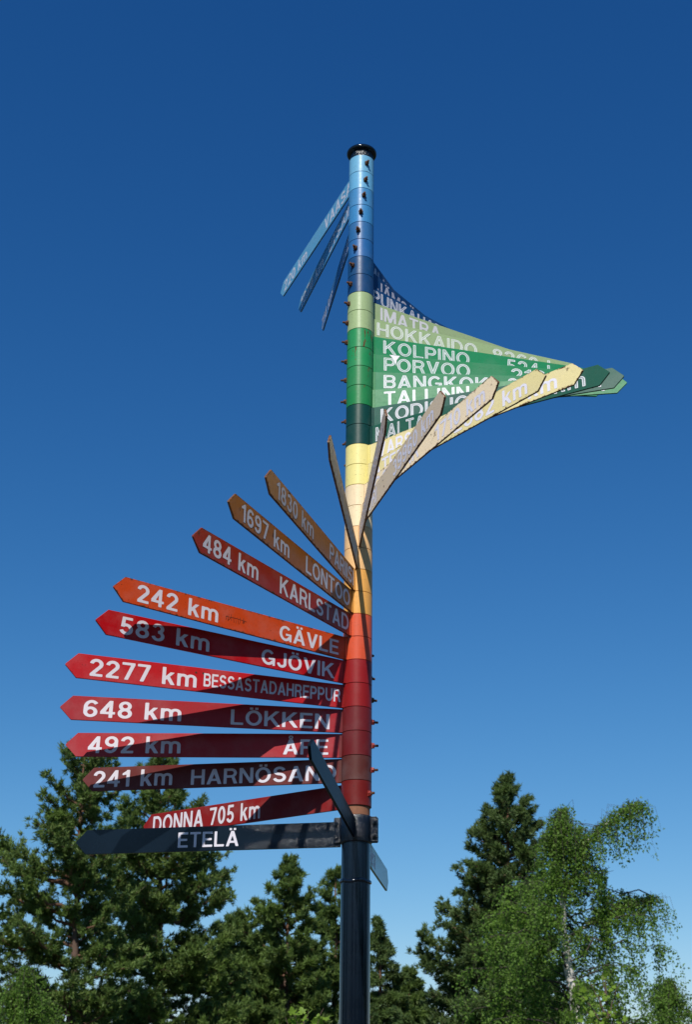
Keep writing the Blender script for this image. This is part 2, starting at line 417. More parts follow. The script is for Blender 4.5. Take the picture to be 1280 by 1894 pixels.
# ------------------------------------------------------------------ the pole
R = .0732; ZB = 2.9494; H = .12; HS = .1179
def add_pole():
    root = empty('signpost_pole', (0, 0, 0), label='black iron pole with flanged cap that carries all the coloured arms', cat='pole')
    bm = bmesh.new()
    lathe(bm, [(.069, 0), (.069, ZB-.353)], 96); lathe(bm, [(.0678, ZB-.345), (.0675, ZB-.165)], 96)
    bm_obj('shaft', bm, M_black, root, smooth=True)
    bm = bmesh.new(); lathe(bm, [(.13, .004), (.13, .022), (.07, .024)])
    bm_obj('base_plate', bm, M_black, root)
    bm = bmesh.new(); lathe(bm, [(.066, ZB-.2), (.066, ZB+.02)])
    bm_obj('rusted_section', bm, M_rustpole, root, smooth=True)
    bm = bmesh.new(); lathe(bm, [(.0685, ZB+.015), (.0685, ZB+3.845)])
    bm_obj('core_tube', bm, M_dark, root, smooth=True)
    # weld bead
    bm = bmesh.new(); rings = lathe(bm, [(.067, ZB-.357), (.0735, ZB-.353), (.0745, ZB-.347), (.073, ZB-.341), (.066, ZB-.336)], 72)
    for i in range(72):
        k = 1+.02*math.sin(i*2.1)+.02*random.uniform(-1, 1); dz = .003*math.sin(i*.35)+.0015*random.uniform(-1, 1)
        for rg in rings[1:4]:
            rg[i].co.x *= k; rg[i].co.y *= k
        for rg in rings: rg[i].co.z += dz
    bm_obj('weld_bead', bm, M_black, root, smooth=True)
    # neck and cap flange
    zt = ZB+3.84
    bm = bmesh.new(); lathe(bm, [(.0700, zt-.004), (.0695, zt+.047)])
    bm_obj('neck', bm, M_blackr, root, smooth=True)
    bm = bmesh.new()
    prof = [(.060, zt+.046), (.078, zt+.047), (.084, zt+.050)]
    prof += [(.080+.0095*math.cos(a), zt+.061+.0125*math.sin(a)) for a in np.linspace(-1.1, 1.5, 9)]
    prof += [(.07, zt+.0745), (.05, zt+.078), (.0005, zt+.080)]
    lathe(bm, prof, 72)
    bm_obj('cap', bm, M_black, root, smooth=True)
    # clamp of the compass arms: band in halves with bolted flanges
    bm = bmesh.new()
    z0, z1 = ZB-.170, ZB-.043
    rings = lathe(bm, [(.067, z0), (.0745, z0+.001), (.0765, z0+.006), (.0770, (z0+z1)/2), (.0765, z1-.006), (.0745, z1-.001), (.066, z1)], 72)
    for rg in rings[1:6]:
        for v in rg:
            k = 1+.012*random.uniform(-1, 1); v.co.x *= k; v.co.y *= k
    bm_obj('clamp_band', bm, M_blackr, root, smooth=True)
    for az in (78, -102):
        fb = bmesh.new()
        box(fb, .07, .105, -.017, -.0075, z0+.004, z1-.004, .003); box(fb, .07, .105, .0075, .017, z0+.004, z1-.004, .003)
        f = bm_obj('clamp_flange', fb, M_blackr, root); f.rotation_euler = (0, 0, rad(az-90))
        for zz in (z0+.032, z1-.032):
            bb = bmesh.new()
            lathe(bb, [(.0005, -.034), (.006, -.034), (.006, -.026), (.011, -.026), (.011, -.017), (.011, .017), (.011, .027), (.006, .027), (.0005, .03)], 6, 'X')
            for v in bb.verts: v.co = Vector((v.co.y, v.co.x, v.co.z))
            b = bm_obj('bolt', bb, M_blackr, f); b.location = (.093, 0, zz)
add_pole()

# ------------------------------------------------------------------ arms
def board_mesh(x0, L, ah, hh, t=.005, bev=.0012):
    bm = bmesh.new()
    P = [(x0, -hh), (L-ah, -hh), (L-.003, -.003), (L-.003, .003), (L-ah, hh), (x0, hh)]
    fr = [bm.verts.new((x, -t, z)) for x, z in P]; bk = [bm.verts.new((x, t, z)) for x, z in P]
    f1 = bm.faces.new(fr); f2 = bm.faces.new(bk[::-1])
    for i in range(len(P)):
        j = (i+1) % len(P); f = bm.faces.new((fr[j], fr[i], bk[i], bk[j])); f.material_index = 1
    bmesh.ops.recalc_face_normals(bm, faces=bm.faces)
    es = [e for e in bm.edges if abs(e.verts[0].co.y-e.verts[1].co.y) < 1e-6]
    bmesh.ops.bevel(bm, geom=es, offset=bev, segments=1, affect='EDGES')
    return bm

def collar_bm():
    bm = bmesh.new(); hh = H/2-.0011
    lathe(bm, [(R, -hh+.0010), (R, hh-.0010)], 96)
    for s_ in (-1, 1):
        lathe(bm, [(R-.00005, s_*(hh-.0010)), (R-.0010, s_*hh), (R-.0045, s_*hh)][::s_], 96)
    return bm
def flange_bm():
    bm = bmesh.new(); hh = HS/2-.001
    box(bm, R-.004, R+.0125, -.0088, -.0053, -hh, hh, .0008)
    box(bm, R-.004, R+.0125, .0053, .0088, -hh, hh, .0008)
    return bm
def nut_bm():
    bm = bmesh.new()
    # lug of the strap, hexagon nut
    box(bm, -.0035, .0035, -.010, .010, -.014, .014, .0015)
    for v in bm.verts: v.co.x += 0.0
    lathe(bm, [(.0005, .003), (.0125, .003), (.0135, .0045), (.0135, .012), (.0120, .014), (.0005, .014)], 6, 'X')
    return bm
def stud_bm():
    bm = bmesh.new(); pr = [(.0062, .012)]
    for i in range(7): pr += [(.0066, .0150+i*.0026), (.0054, .0163+i*.0026)]
    pr += [(.0005, .0335)]
    lathe(bm, pr, 10, 'X'); return bm
SHARED = {}
def shared(name, f, key=None):
    key = key or name
    if key not in SHARED:
        bm = f(); me = bpy.data.meshes.new(key); bm.to_mesh(me); bm.free(); SHARED[key] = me
    return SHARED[key]

def col_part(name, fbm, mat, parent, smooth=False, **k):
    me = shared(name, fbm)
    me2 = me if not me.materials else me.copy()
    me2.materials.clear(); me2.materials.append(mat)
    if smooth:
        for p in me2.polygons: p.use_smooth = abs(p.normal.z) < .3
    return finish(bpy.data.objects.new(name, me2), parent, **k)

# collar colours (display values) from the top down, then board colours
RING = [(122,190,228),(112,186,230),(76,148,204),(68,146,206),(52,116,176),(46,112,178),(26,80,130),(24,76,128),
 (176,200,146),(176,200,144),(44,156,92),(42,156,92),(44,146,84),(40,144,80),(16,74,66),(14,70,64),
 (246,232,150),(246,232,150),(248,224,184),(248,226,184),(248,200,142),(246,196,134),(244,178,88),(244,176,84),
 (222,92,56),(220,86,50),(160,28,28),(154,27,26),(120,33,35),(116,29,30),(64,30,26),(122,26,18)]
BOARD = {0:(104,180,224),1:(92,166,218),2:(58,128,194),3:(84,160,214),4:(24,78,134),5:(22,74,128),6:(20,68,120),7:(22,76,130),
 8:(172,196,142),9:(172,198,144),10:(40,150,96),11:(42,148,94),12:(46,146,96),13:(44,148,90),
 14:(50,106,90),15:(34,98,78),16:(254,238,176),17:(254,238,172),18:(255,232,192),19:(252,226,188),20:(240,206,164),21:(236,200,146),22:(208,130,52),23:(184,108,32),
 24:(168,50,28),25:(212,74,28),26:(190,10,18),27:(200,30,38),28:(172,36,46),29:(182,42,52),30:(112,42,40),31:(146,30,28)}
ARMS = [(202.7,1.412),(197.7,1.378),(190.9,1.378),(178.5,1.4),(167.5,1.4),(155.9,1.4),(144.1,1.4),(133.0,1.4),(120.9,1.38),(111.4,1.41),(104.9,1.4),(98.3,1.4),(92.0,1.363),(81.5,1.438),(70.1,1.433),(59.2,1.424),(47.9,1.418),(37.6,1.395),(26.2,1.395),(15.6,1.381),(4.8,1.383),(-5.5,1.368),(-17.6,1.326),(-23.6,1.386),(-31.1,1.373),(-51.0,1.398),(-56.5,1.406),(-69.6,1.441),(-81.6,1.436),(-91.3,1.43),(-100.7,1.401),(-125.7,1.405)]
TXT = {
0:[('220 km',.898,1.329),('VAASA',.149,.583)],1:[('1070 km',.77,1.309),('UTSJOKI',.143,.65)],2:[('714 km',.93,1.348),('LULEÅ',.311,.62)],
3:[('INARI',.15,.55)],4:[('SALLA',.16,.6)],5:[('ALAHÄRMÄ',.17,.70)],6:[('JÄMSÄ',.155,.558)],7:[('PUNKAHARJU',.089,.80)],
8:[('IMATRA',.131,.543)],9:[('HOKKAIDO',.10,.725),('8260 km',.826,1.36)],10:[('KOLPINO',.134,.642),('524 km',.868,1.27)],
11:[('PORVOO',.134,.621),('216 km',.86,1.28)],12:[('BANGKOK',.132,.711),('8110 km',.816,1.253)],13:[('TALLINN',.136,.598),('404 km',.864,1.316)],
14:[('KODISJOKI',.124,.724),('49 km',.98,1.312)],15:[('MALTA',.105,.40),('3140 km',.80,1.296)],16:[('VARSOVA',.140,.557),('1082 km',.77,1.270)],
17:[('ATEENA',.129,.52),('2682 km',.764,1.274)],18:[('COLMAR',.19,.665),('1710 km',.831,1.284)],19:[('PORI',.149,.35),('39960 km',.629,1.236)],
20:[('MADRID',.14,.52),('2950 km',.80,1.27)],21:[('1590 km',.80,1.27),('AMSTERDAM',.14,.70)],
22:[('1830 km',.711,1.197),('PARIISI',.095,.473)],23:[('1697 km',.805,1.27),('LONTOO',.116,.627)],24:[('484 km',.887,1.301),('KARLSTAD',.098,.711)],
25:[('242 km',.842,1.276),('GÄVLE',.126,.487)],26:[('583 km',.834,1.287),('GJÖVIK',.141,.552)],27:[('2277 km',.817,1.326),('BESSASTADAHREPPUR',.09,.782)],
28:[('648 km',.858,1.323),('LÖKKEN',.137,.618)],29:[('492 km',.861,1.315),('ÅRE',.139,.358)],30:[('241 km',.928,1.34),('HARNÖSAND',.10,.83)],
31:[('DONNA 705 km',.592,1.329)]}
DESC = {
0:'light blue arrow sign reading 220 km VAASA, topmost on the pole',
1:'blue arrow sign reading 1070 km UTSJOKI pointing away behind the pole',
2:'dark blue arrow sign seen nearly end on, lowest of the three behind the pole',
3:'blue arrow sign pointing straight away, hidden behind the pole',
4:'dark blue arrow sign whose top edge shows highest right of the pole',
5:'dark blue arrow sign directly above the one lettered JÄMSÄ',
6:'dark blue arrow sign reading JÄMSÄ right of the pole',
7:'dark blue arrow sign reading PUNKAHARJU just above the pale green boards',
8:'pale green arrow sign reading IMATRA',
9:'pale green arrow sign with worn outlined letters HOKKAIDO 8260 km',
10:'green arrow sign reading KOLPINO 524 km in worn outlined letters',
11:'green arrow sign reading PORVOO with a white triangular sticker',
12:'green arrow sign reading BANGKOK in broad worn letters',
13:'green arrow sign reading TALLINN with the rightmost tip of all',
14:'dark green arrow sign reading KODISJOKI below the TALLINN board',
15:'dark green arrow sign reading MALTA just above the pale yellow boards',
16:'pale yellow arrow sign reading VARSOVA directly below the dark green boards',
17:'pale yellow arrow sign reading ATEENA 2682 km',
18:'cream arrow sign reading 1710 km with a rusty tip',
19:'beige arrow sign reading PORI 39960 km',
20:'beige arrow sign with brown edge pointing at the viewer, leaning right of the pole front',
21:'narrow beige arrow sign pointing at the viewer, just left of the pole',
22:'orange brown arrow sign reading 1830 km PARIISI',
23:'ochre brown arrow sign reading 1697 km LONTOO',
24:'brick red arrow sign reading 484 km KARLSTAD',
25:'bright orange arrow sign reading 242 km GÄVLE with black scratches',
26:'bright red arrow sign reading 583 km GJÖVIK',
27:'red arrow sign reading 2277 km BESSASTADAHREPPUR',
28:'crimson arrow sign reading 648 km LÖKKEN',
29:'crimson arrow sign reading 492 km ÅRE',
30:'brown arrow sign reading 241 km HARNÖSAND',
31:'dark red arrow sign reading DONNA 705 km above the black ETELÄ arm'}
GROUP = 'coloured destination arms stacked in a spiral on the pole'
AH = .0579
for k in range(32):
    az, L = ARMS[k]; zc = ZB+(31-k+.5)*H
    root = empty('direction_sign', (0, 0, zc), rad(az-90), label=DESC[k], cat='sign', group=GROUP)
    rc = RING[k]; bc = BOARD.get(k, rc)
    pale = 16 <= k <= 23
    mr = paint('collar_paint', rc, rough=.36, ringrust={3:.7, 10:.9, 11:1.0, 12:.9, 13:.6, 0:.6, 4:.3}.get(k, .10), fade=.05, spec=.3, alb=.84 if 16 <= k <= 25 else .74)
    if k == 30: mr = paint('collar_paint', (96, 44, 36), rough=.4, ringrust=.3, fade=.12, spec=.3)
    ru = {18:.5, 19:.3, 20:.5, 21:.5, 22:.45, 23:.45, 24:.35, 25:.2, 17:.3, 16:.2}.get(k, 0.0)
    mb = paint('board_paint', bc, rough=.40, rust=ru, board=(HS/2, 0, L), fade=.11, spec=.22 if k >= 25 else .3, alb=.98 if k == 18 else (.80 if 16 <= k <= 25 else .74), specks=.3 if 16 <= k <= 21 else .7, dust=.12, rustcol=(.13, .05, .02))
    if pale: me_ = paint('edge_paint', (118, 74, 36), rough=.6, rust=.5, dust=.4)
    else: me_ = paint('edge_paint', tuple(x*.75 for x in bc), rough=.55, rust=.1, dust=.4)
    c = col_part('collar', collar_bm, mr, root, smooth=True)
    c.rotation_euler = (0, 0, random.uniform(0, 6))
    col_part('flange', flange_bm, mr, root)
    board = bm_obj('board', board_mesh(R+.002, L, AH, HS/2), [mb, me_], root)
    # slightly bent, as old plates are
    bmat = M_boltred if k >= 28 else M_rust
    b = col_part('bolt', nut_bm, bmat, root); b.location = (-R, 0, random.uniform(-.004, .004)); b.rotation_euler = (random.uniform(-.15, .15), 0, PI)
    st = col_part('stud', stud_bm, M_rust, b)
    # lettering on the visible side (and the far side of the arms that point at the viewer)
    side = 1 if math.sin(rad(az)) < 0 else -1
    worn = {0:.35, 1:.35, 2:.5, 4:.6, 5:.6, 6:.5, 7:.8, 8:.25, 9:1.0, 10:.9, 11:.9, 12:.6, 13:.4, 14:.6, 15:.9, 20:.7, 21:.9}.get(k, .06)
    ubc = s2l(bc)
    base = WHITE if k not in (16, 17, 18, 19, 20, 21) else (.80, .78, .88)
    wf = worn*.42
    mv = vinyl('lettering_vinyl', tuple((1-wf)*a+wf*b_ for a, b_ in zip(base, ubc)), ubc, worn)
    for sd in ([side, -side] if k in (19, 20, 21, 22) else [side]):
        flip = sd == 1
        for i, (t, a, b2) in enumerate(TXT[k]):
            if sd != side:
                pass
            cap = .082
            z0 = -.041
            if t.startswith('BESS'): cap = .064; z0 = -.030
            if t.startswith('DONNA'): cap = .088; z0 = -.044
            if any(q in t for q in 'ÄÖÅ'): cap = .074; z0 = -.044
            is_d = 'km' in t and 'DONNA' not in t
            y = sd*(.0050+.0007)
            word_mesh('letter', t, a, b2, z0, cap, y, flip, mv, board, off=.010 if k != 8 else .014, jitter=.0004)
            if k in (9, 10, 11, 12, 14, 15, 13, 7):
                mo = vinyl('letter_rim_vinyl', (.80, .80, .84), ubc, .25)
                word_mesh('letter_rim', t, a, b2, z0, cap, sd*.0061, flip, mo, board, off=-.012, ring=.019)
            elif 17 <= k <= 24:
                mo = SHARED.setdefault('dirtmat', flat_mat('letter_edge_dirt', (.10, .075, .05), .8)) if k > 21 else SHARED.setdefault('dirtmat2', flat_mat('letter_edge_fade', (.36, .28, .19), .8))
                word_mesh('letter_rim', t, a, b2, z0, cap, sd*.0054, flip, mo, board, off=.016, ring=.011 if k > 21 else .008)
    if k == 25:       # scratches through the paint
        parts = []
        x = .80
        for i in range(9):
            x0 = .795-i*.013; 
            pts = [(x0+random.uniform(-.004, .004), side*.0056, random.uniform(.005, .018)), (x0+random.uniform(-.005, .005), side*.0056, random.uniform(-.022, -.012))]
            if i % 2: pts.append((x0-.008, side*.0056, random.uniform(-.02, .0)))
            parts.append(tube(pts, [.0008]*len(pts), 4))
        parts.append(tube([(.80, side*.0056, .0), (.74, side*.0056, .003), (.68, side*.0056, -.001)], [.0007]*3, 4))
        V, Fq = join_np(parts); np_obj('scratches', V, Fq, M_scr, board, kind=None)
    if k == 27:       # two old screw holes with rust round them
        for hx in (.822, .786):
            bm = bmesh.new(); bmesh.ops.create_circle(bm, cap_ends=True, radius=.005, segments=12)
            for v in bm.verts: v.co = Vector((hx+v.co.x, side*.0056, .033+v.co.y))
            bm_obj('screw_hole', bm, M_scr, board)
    if k == 11:
        bm = bmesh.new(); y = side*.0066
        vs_ = [bm.verts.new(p) for p in ((.165, y, .062), (.225, y, .060), (.205, y, .030), (.205, y, -.008), (.195, y, .026))]
        bm.faces.new(vs_); bm_obj('sticker', bm, M_sticker, board)

# compass arms in the black clamp
def compass(az, L, txt, label, zc, hh=.059, tilt=0.0):
    root = empty('compass_sign', (0, 0, zc), rad(az-90), label=label, cat='sign', group='black compass arms in the clamp')
    root.rotation_euler = (rad(-tilt*1.6), -rad(tilt), rad(az-90)); a = rad(az)
    mt = dull_board if tilt else black_board
    side = 1 if math.sin(a) < 0 else -1
    board = bm_obj('board', board_mesh(.074, L, AH, hh, .006), [mt, mt], root)
    if txt:
        t, x0, x1 = txt
        mv = vinyl('compass_vinyl', WHITE, (.02, .03, .05), .05)
        word_mesh('letter', t, x0, x1, -.040, .072, side*.0068, side == 1, mv, board, off=.006)
    return root
def make_black_board(spec=.35, base=.13):
    mt, nt, bs = new_mat('black_board_enamel'); L = nt.links.new
    uv, raw = coords(nt); n1 = noise(nt, uv, 230, 3, .75); n2 = noise(nt, uv, 9, 4)
    sx = N(nt, 'ShaderNodeSeparateXYZ'); L(raw, sx.inputs[0])
    near = math_(nt, 'SUBTRACT', 1.0, ramp(nt, sx.outputs[0], .38, .62))   # pitted near the clamp, smooth towards the tip
    edge = ramp(nt, math_(nt, 'ABSOLUTE', sx.outputs[2]), .012, .05)
    f = math_(nt, 'MULTIPLY', near, math_(nt, 'ADD', .25, edge))
    c = mix(nt, n2, (.003, .007, .013), (.005, .010, .018))
    L(c, bs.inputs['Base Color']); bs.inputs['Specular IOR Level'].default_value = spec
    L(math_(nt, 'ADD', base, math_(nt, 'MULTIPLY', near, .05)), bs.inputs['Roughness'])
    bp = N(nt, 'ShaderNodeBump'); bp.inputs['Strength'].default_value = 1; bp.inputs['Distance'].default_value = .0042
    L(math_(nt, 'MULTIPLY', n1, f), bp.inputs['Height']); L(bp.outputs[0], bs.inputs['Normal'])
    return mt
black_board = make_black_board(); dull_board = make_black_board(.05, .38)
compass(-102.1, 1.419, ('ETELÄ', .577, .884), 'long black arrow arm reading ETELÄ, lowest on the left', ZB-.124)
compass(-7.5, 1.40, None, 'black arrow arm pointing at the viewer over the ends of the red signs', ZB-.112, hh=.041, tilt=2.3)
compass(172.6, 1.40, ('LÄNSI', .35, .75), 'grey blue lit arrow arm pointing away right behind the black pole', ZB-.124)

# ------------------------------------------------------------------ trees
def at(px, py, dist):
    d = FWD + RGT*((px-640)/F_PX) - UPV*((py-947)/F_PX)
    t = dist/math.hypot(d.x, d.y)
    return np.array(CAM + d*t)

def leaf_mat(name, c0, c1, c2, trans=.25):
    mt, nt, bs = new_mat(name); L = nt.links.new
    g = N(nt, 'ShaderNodeNewGeometry'); r = g.outputs['Random Per Island']
    rp = N(nt, 'ShaderNodeValToRGB'); e = rp.color_ramp.elements
    e[0].position = 0; e[0].color = (*c0, 1); e[1].position = 1; e[1].color = (*c2, 1); m_ = e.new(.55); m_.color = (*c1, 1)
    L(r, rp.inputs[0])
    t = N(nt, 'ShaderNodeTexCoord'); n = noise(nt, t.outputs['Object'], .9, 3)
    col = mix(nt, ramp(nt, n, .4, .68), rp.outputs[0], tuple(x*y for x, y in zip(c1, (1.30, 1.25, 1.0))))
    L(col, bs.inputs['Base Color']); bs.inputs['Roughness'].default_value = .55; bs.inputs['Specular IOR Level'].default_value = .25
    tr = N(nt, 'ShaderNodeBsdfTranslucent'); L(col, tr.inputs[0])
    mx = N(nt, 'ShaderNodeMixShader'); mx.inputs[0].default_value = trans
    L(bs.outputs[0], mx.inputs[1]); L(tr.outputs[0], mx.inputs[2]); L(mx.outputs[0], nt.nodes['Material Output'].inputs[0])
    return mt
M_pine = leaf_mat('pine_needles', (.044, .086, .024), (.100, .165, .042), (.185, .240, .066), .35)
M_pine2 = leaf_mat('pine_needles_warm', (.042, .082, .022), (.096, .158, .040), (.170, .225, .058), .35)
M_spruce = leaf_mat('spruce_needles', (.034, .070, .026), (.072, .120, .036), (.130, .175, .055), .3)
M_birch = leaf_mat('birch_leaves', (.055, .122, .022), (.120, .225, .038), (.19, .31, .058), .5)
M_maple = leaf_mat('maple_leaves', (.11, .20, .018), (.16, .27, .03), (.24, .34, .05), .4)
M_bark = flat_mat('pine_bark', (.10, .062, .045), .9, 0, 9, .5, .8)
M_barkred = flat_mat('upper_pine_bark', (.13, .065, .038), .85, 0, 12, .5, .6)
M_twig = flat_mat('birch_twigs', (.045, .036, .028), .85, 0, 20, .3, .3)
def birch_bark():
    mt, nt, bs = new_mat('birch_bark'); us, _ = coords(nt, (3, 3, 14)); n = noise(nt, us, 1.2, 4, .6)
    nt.links.new(mix(nt, ramp(nt, n, .56, .62), (.62, .59, .55), (.05, .04, .035)), bs.inputs['Base Color']); bs.inputs['Roughness'].default_value = .7
    return mt
M_birchbark = birch_bark()

def needles(centres, dirs, n, ln, wd, up=.35):
    """n slender triangles bursting from every centre"""
    c = np.repeat(centres, n, 0); d0 = np.repeat(dirs, n, 0); K = len(c)
    d = RNG.normal(size=(K, 3)); d /= np.linalg.norm(d, axis=1)[:, None]
    d = d*.9+d0*.65; d[:, 2] += up; d /= np.linalg.norm(d, axis=1)[:, None]
    s = np.cross(d, RNG.normal(size=(K, 3))); s /= np.linalg.norm(s, axis=1)[:, None]+1e-9
    L_ = ln*RNG.uniform(.6, 1.25, K)[:, None]; w_ = wd*RNG.uniform(.6, 1.3, K)[:, None]
    c = c+RNG.normal(size=(K, 3))*ln*.25
    V = np.stack([c-s*w_*.5, c+s*w_*.5, c+d*L_], 1).reshape(-1, 3)
    return V, np.arange(len(V)).reshape(-1, 3)

def leaves(centres, n, size, spread, droop=0.0):
    c = np.repeat(centres, n, 0); K = len(c)
    c = c+RNG.normal(size=(K, 3))*spread*np.array([1, 1, 1+droop])
    a = RNG.normal(size=(K, 3)); a[:, 2] -= .6; a /= np.linalg.norm(a, axis=1)[:, None]
    b = np.cross(a, RNG.normal(size=(K, 3))); b /= np.linalg.norm(b, axis=1)[:, None]+1e-9
    L_ = size*RNG.uniform(.6, 1.25, K)[:, None]; w_ = L_*.38
    V = np.stack([c, c+a*L_*.45+b*w_, c+a*L_, c+a*L_*.45-b*w_], 1).reshape(-1, 3)
    return V, np.arange(len(V)).reshape(-1, 4)

def curve_pts(p0, p1, sag, n=7, wob=.04):
    t = np.linspace(0, 1, n)[:, None]; L_ = np.linalg.norm(p1-p0)
    P = p0*(1-t)+p1*t; P[:, 2] += (np.sin(t[:, 0]*PI)*sag)
    P[1:-1] += RNG.normal(size=(n-2, 3))*wob*L_
    return P

def conifer(name, label, group, px, top, dist, prof, mat, kind='pine', base_y=1960, dens=1.0, lean=0, nbig=26, barkm=None, cat='tree', seed=1, nl=.17, openness=.0):
    """prof: list of (photo row, radius left px, radius right px) converted to metres at this tree's own distance"""
    global RNG
    RNG = np.random.default_rng(seed)
    tp = at(px, top, dist); bx = at(px+lean, base_y, dist)
    k = dist/F_PX*1.04
    root = empty(name, (bx[0], bx[1], 0), label=label, cat=cat, group=group)
    o = np.array([bx[0], bx[1], 0.0]); ht = tp[2]
    topl = tp-o
    # trunk
    n = 14; t = np.linspace(0, 1, n)
    P = np.outer(t, topl); P[1:-1, :2] += np.cumsum(RNG.normal(size=(n-2, 2))*.05, 0)*.6
    r0 = .19*ht/14
    rr = r0*(1-t)**.75+.012
    V, Fq = tube(P, rr, 12, .06)
    np_obj('trunk', V, Fq, [M_bark, barkm or M_barkred], root, matidx=(np.repeat(np.arange(n-1), 12) > (n*.55)).astype(int), smooth=True)
    def trunk_at(z): return np.array([np.interp(z, P[:, 2], P[:, i]) for i in range(3)])
    zs = np.array([at(px, y, dist)[2] for y, _, _ in prof]); rl = np.array([a for _, a, _ in prof])*k; rr_ = np.array([b for _, _, b in prof])*k
    order = np.argsort(zs); zs, rl, rr_ = zs[order], rl[order], rr_[order]
    zlow = zs[0]; nb = int(nbig*dens*3.0); C = []; D = []; twigs = []; big = []
    zz = zlow+(ht-zlow)*(1-(1-np.linspace(0, 1, nb))**1.0)
    for i, z in enumerate(zz):
        z += RNG.normal()*.30*(1-.8*(z-zlow)/(ht-zlow))
        z = min(z, ht-.05)
        a = i*2.39996+RNG.normal()*.35
        s = math.sin(a)  # x-direction share
        f = (1+math.cos(a))/2
        rad_ = np.interp(z, zs, rr_)*f+np.interp(z, zs, rl)*(1-f)
        L_ = rad_*RNG.uniform(.70, 1.10)
        if openness and RNG.random() < openness: L_ *= .55
        frac = (ht-z)/(ht-zlow)
        el = (rad_*(.55 if kind == 'pine' else .12)*(1-frac)+ (.10 if kind == 'pine' else -.22)*L_)
        p0 = trunk_at(max(z-el*.5, .4)); p1 = p0+np.array([math.cos(a)*L_, s*L_, el])
        if kind == 'pine': sag = -L_*.06
        else: sag = L_*.05
        bp = curve_pts(p0, p1, sag, 8, .025)
        tv = tube(bp, np.linspace(max(.012, .030*L_), .008, 8), 6, .1)
        (big if L_ > .7 else twigs).append(tv)
        # side shoots
        ns = max(5, int(L_*11))
        for q in range(ns):
            u = RNG.uniform(.12, 1.0)**.8; c0 = np.array([np.interp(u, np.linspace(0, 1, 8), bp[:, j]) for j in range(3)])
            sd = RNG.choice([-1, 1]); aa = a+sd*RNG.uniform(.5, 1.2)
            sl_ = L_*RNG.uniform(.14, .34)*(1.25-u*.7)
            e2 = sl_*(RNG.uniform(-.25, 1.0) if kind == 'pine' else RNG.uniform(-.5, .1))
            c1 = c0+np.array([math.cos(aa)*sl_, math.sin(aa)*sl_, e2])
            sp = curve_pts(c0, c1, 0, 4, .03); twigs.append(tube(sp, [.010, .008, .006, .004], 4))
            nt_ = max(2, int(sl_*7))
            for g in np.linspace(.25, 1, nt_):
                C.append(c0*(1-g)+c1*g+RNG.normal(size=3)*.05); D.append((c1-c0)/(sl_+1e-6))
        C.append(p1); D.append((p1-p0)/(L_+1e-6))
    C = np.array(C); D = np.array(D)
    per = 26
    V, Fq = needles(C, D, per, nl*dist/50, .052*dist/50, .35 if kind == 'pine' else .0)
    np_obj('crown', V, Fq, mat, root, kind='stuff')
    for tv in big: np_obj('branch', tv[0], tv[1], barkm or (M_barkred if kind == 'pine' else M_bark), root, smooth=True)
    V, Fq = join_np(twigs); np_obj('twigs', V, Fq, M_bark, root, kind='stuff')
    return root, len(C)

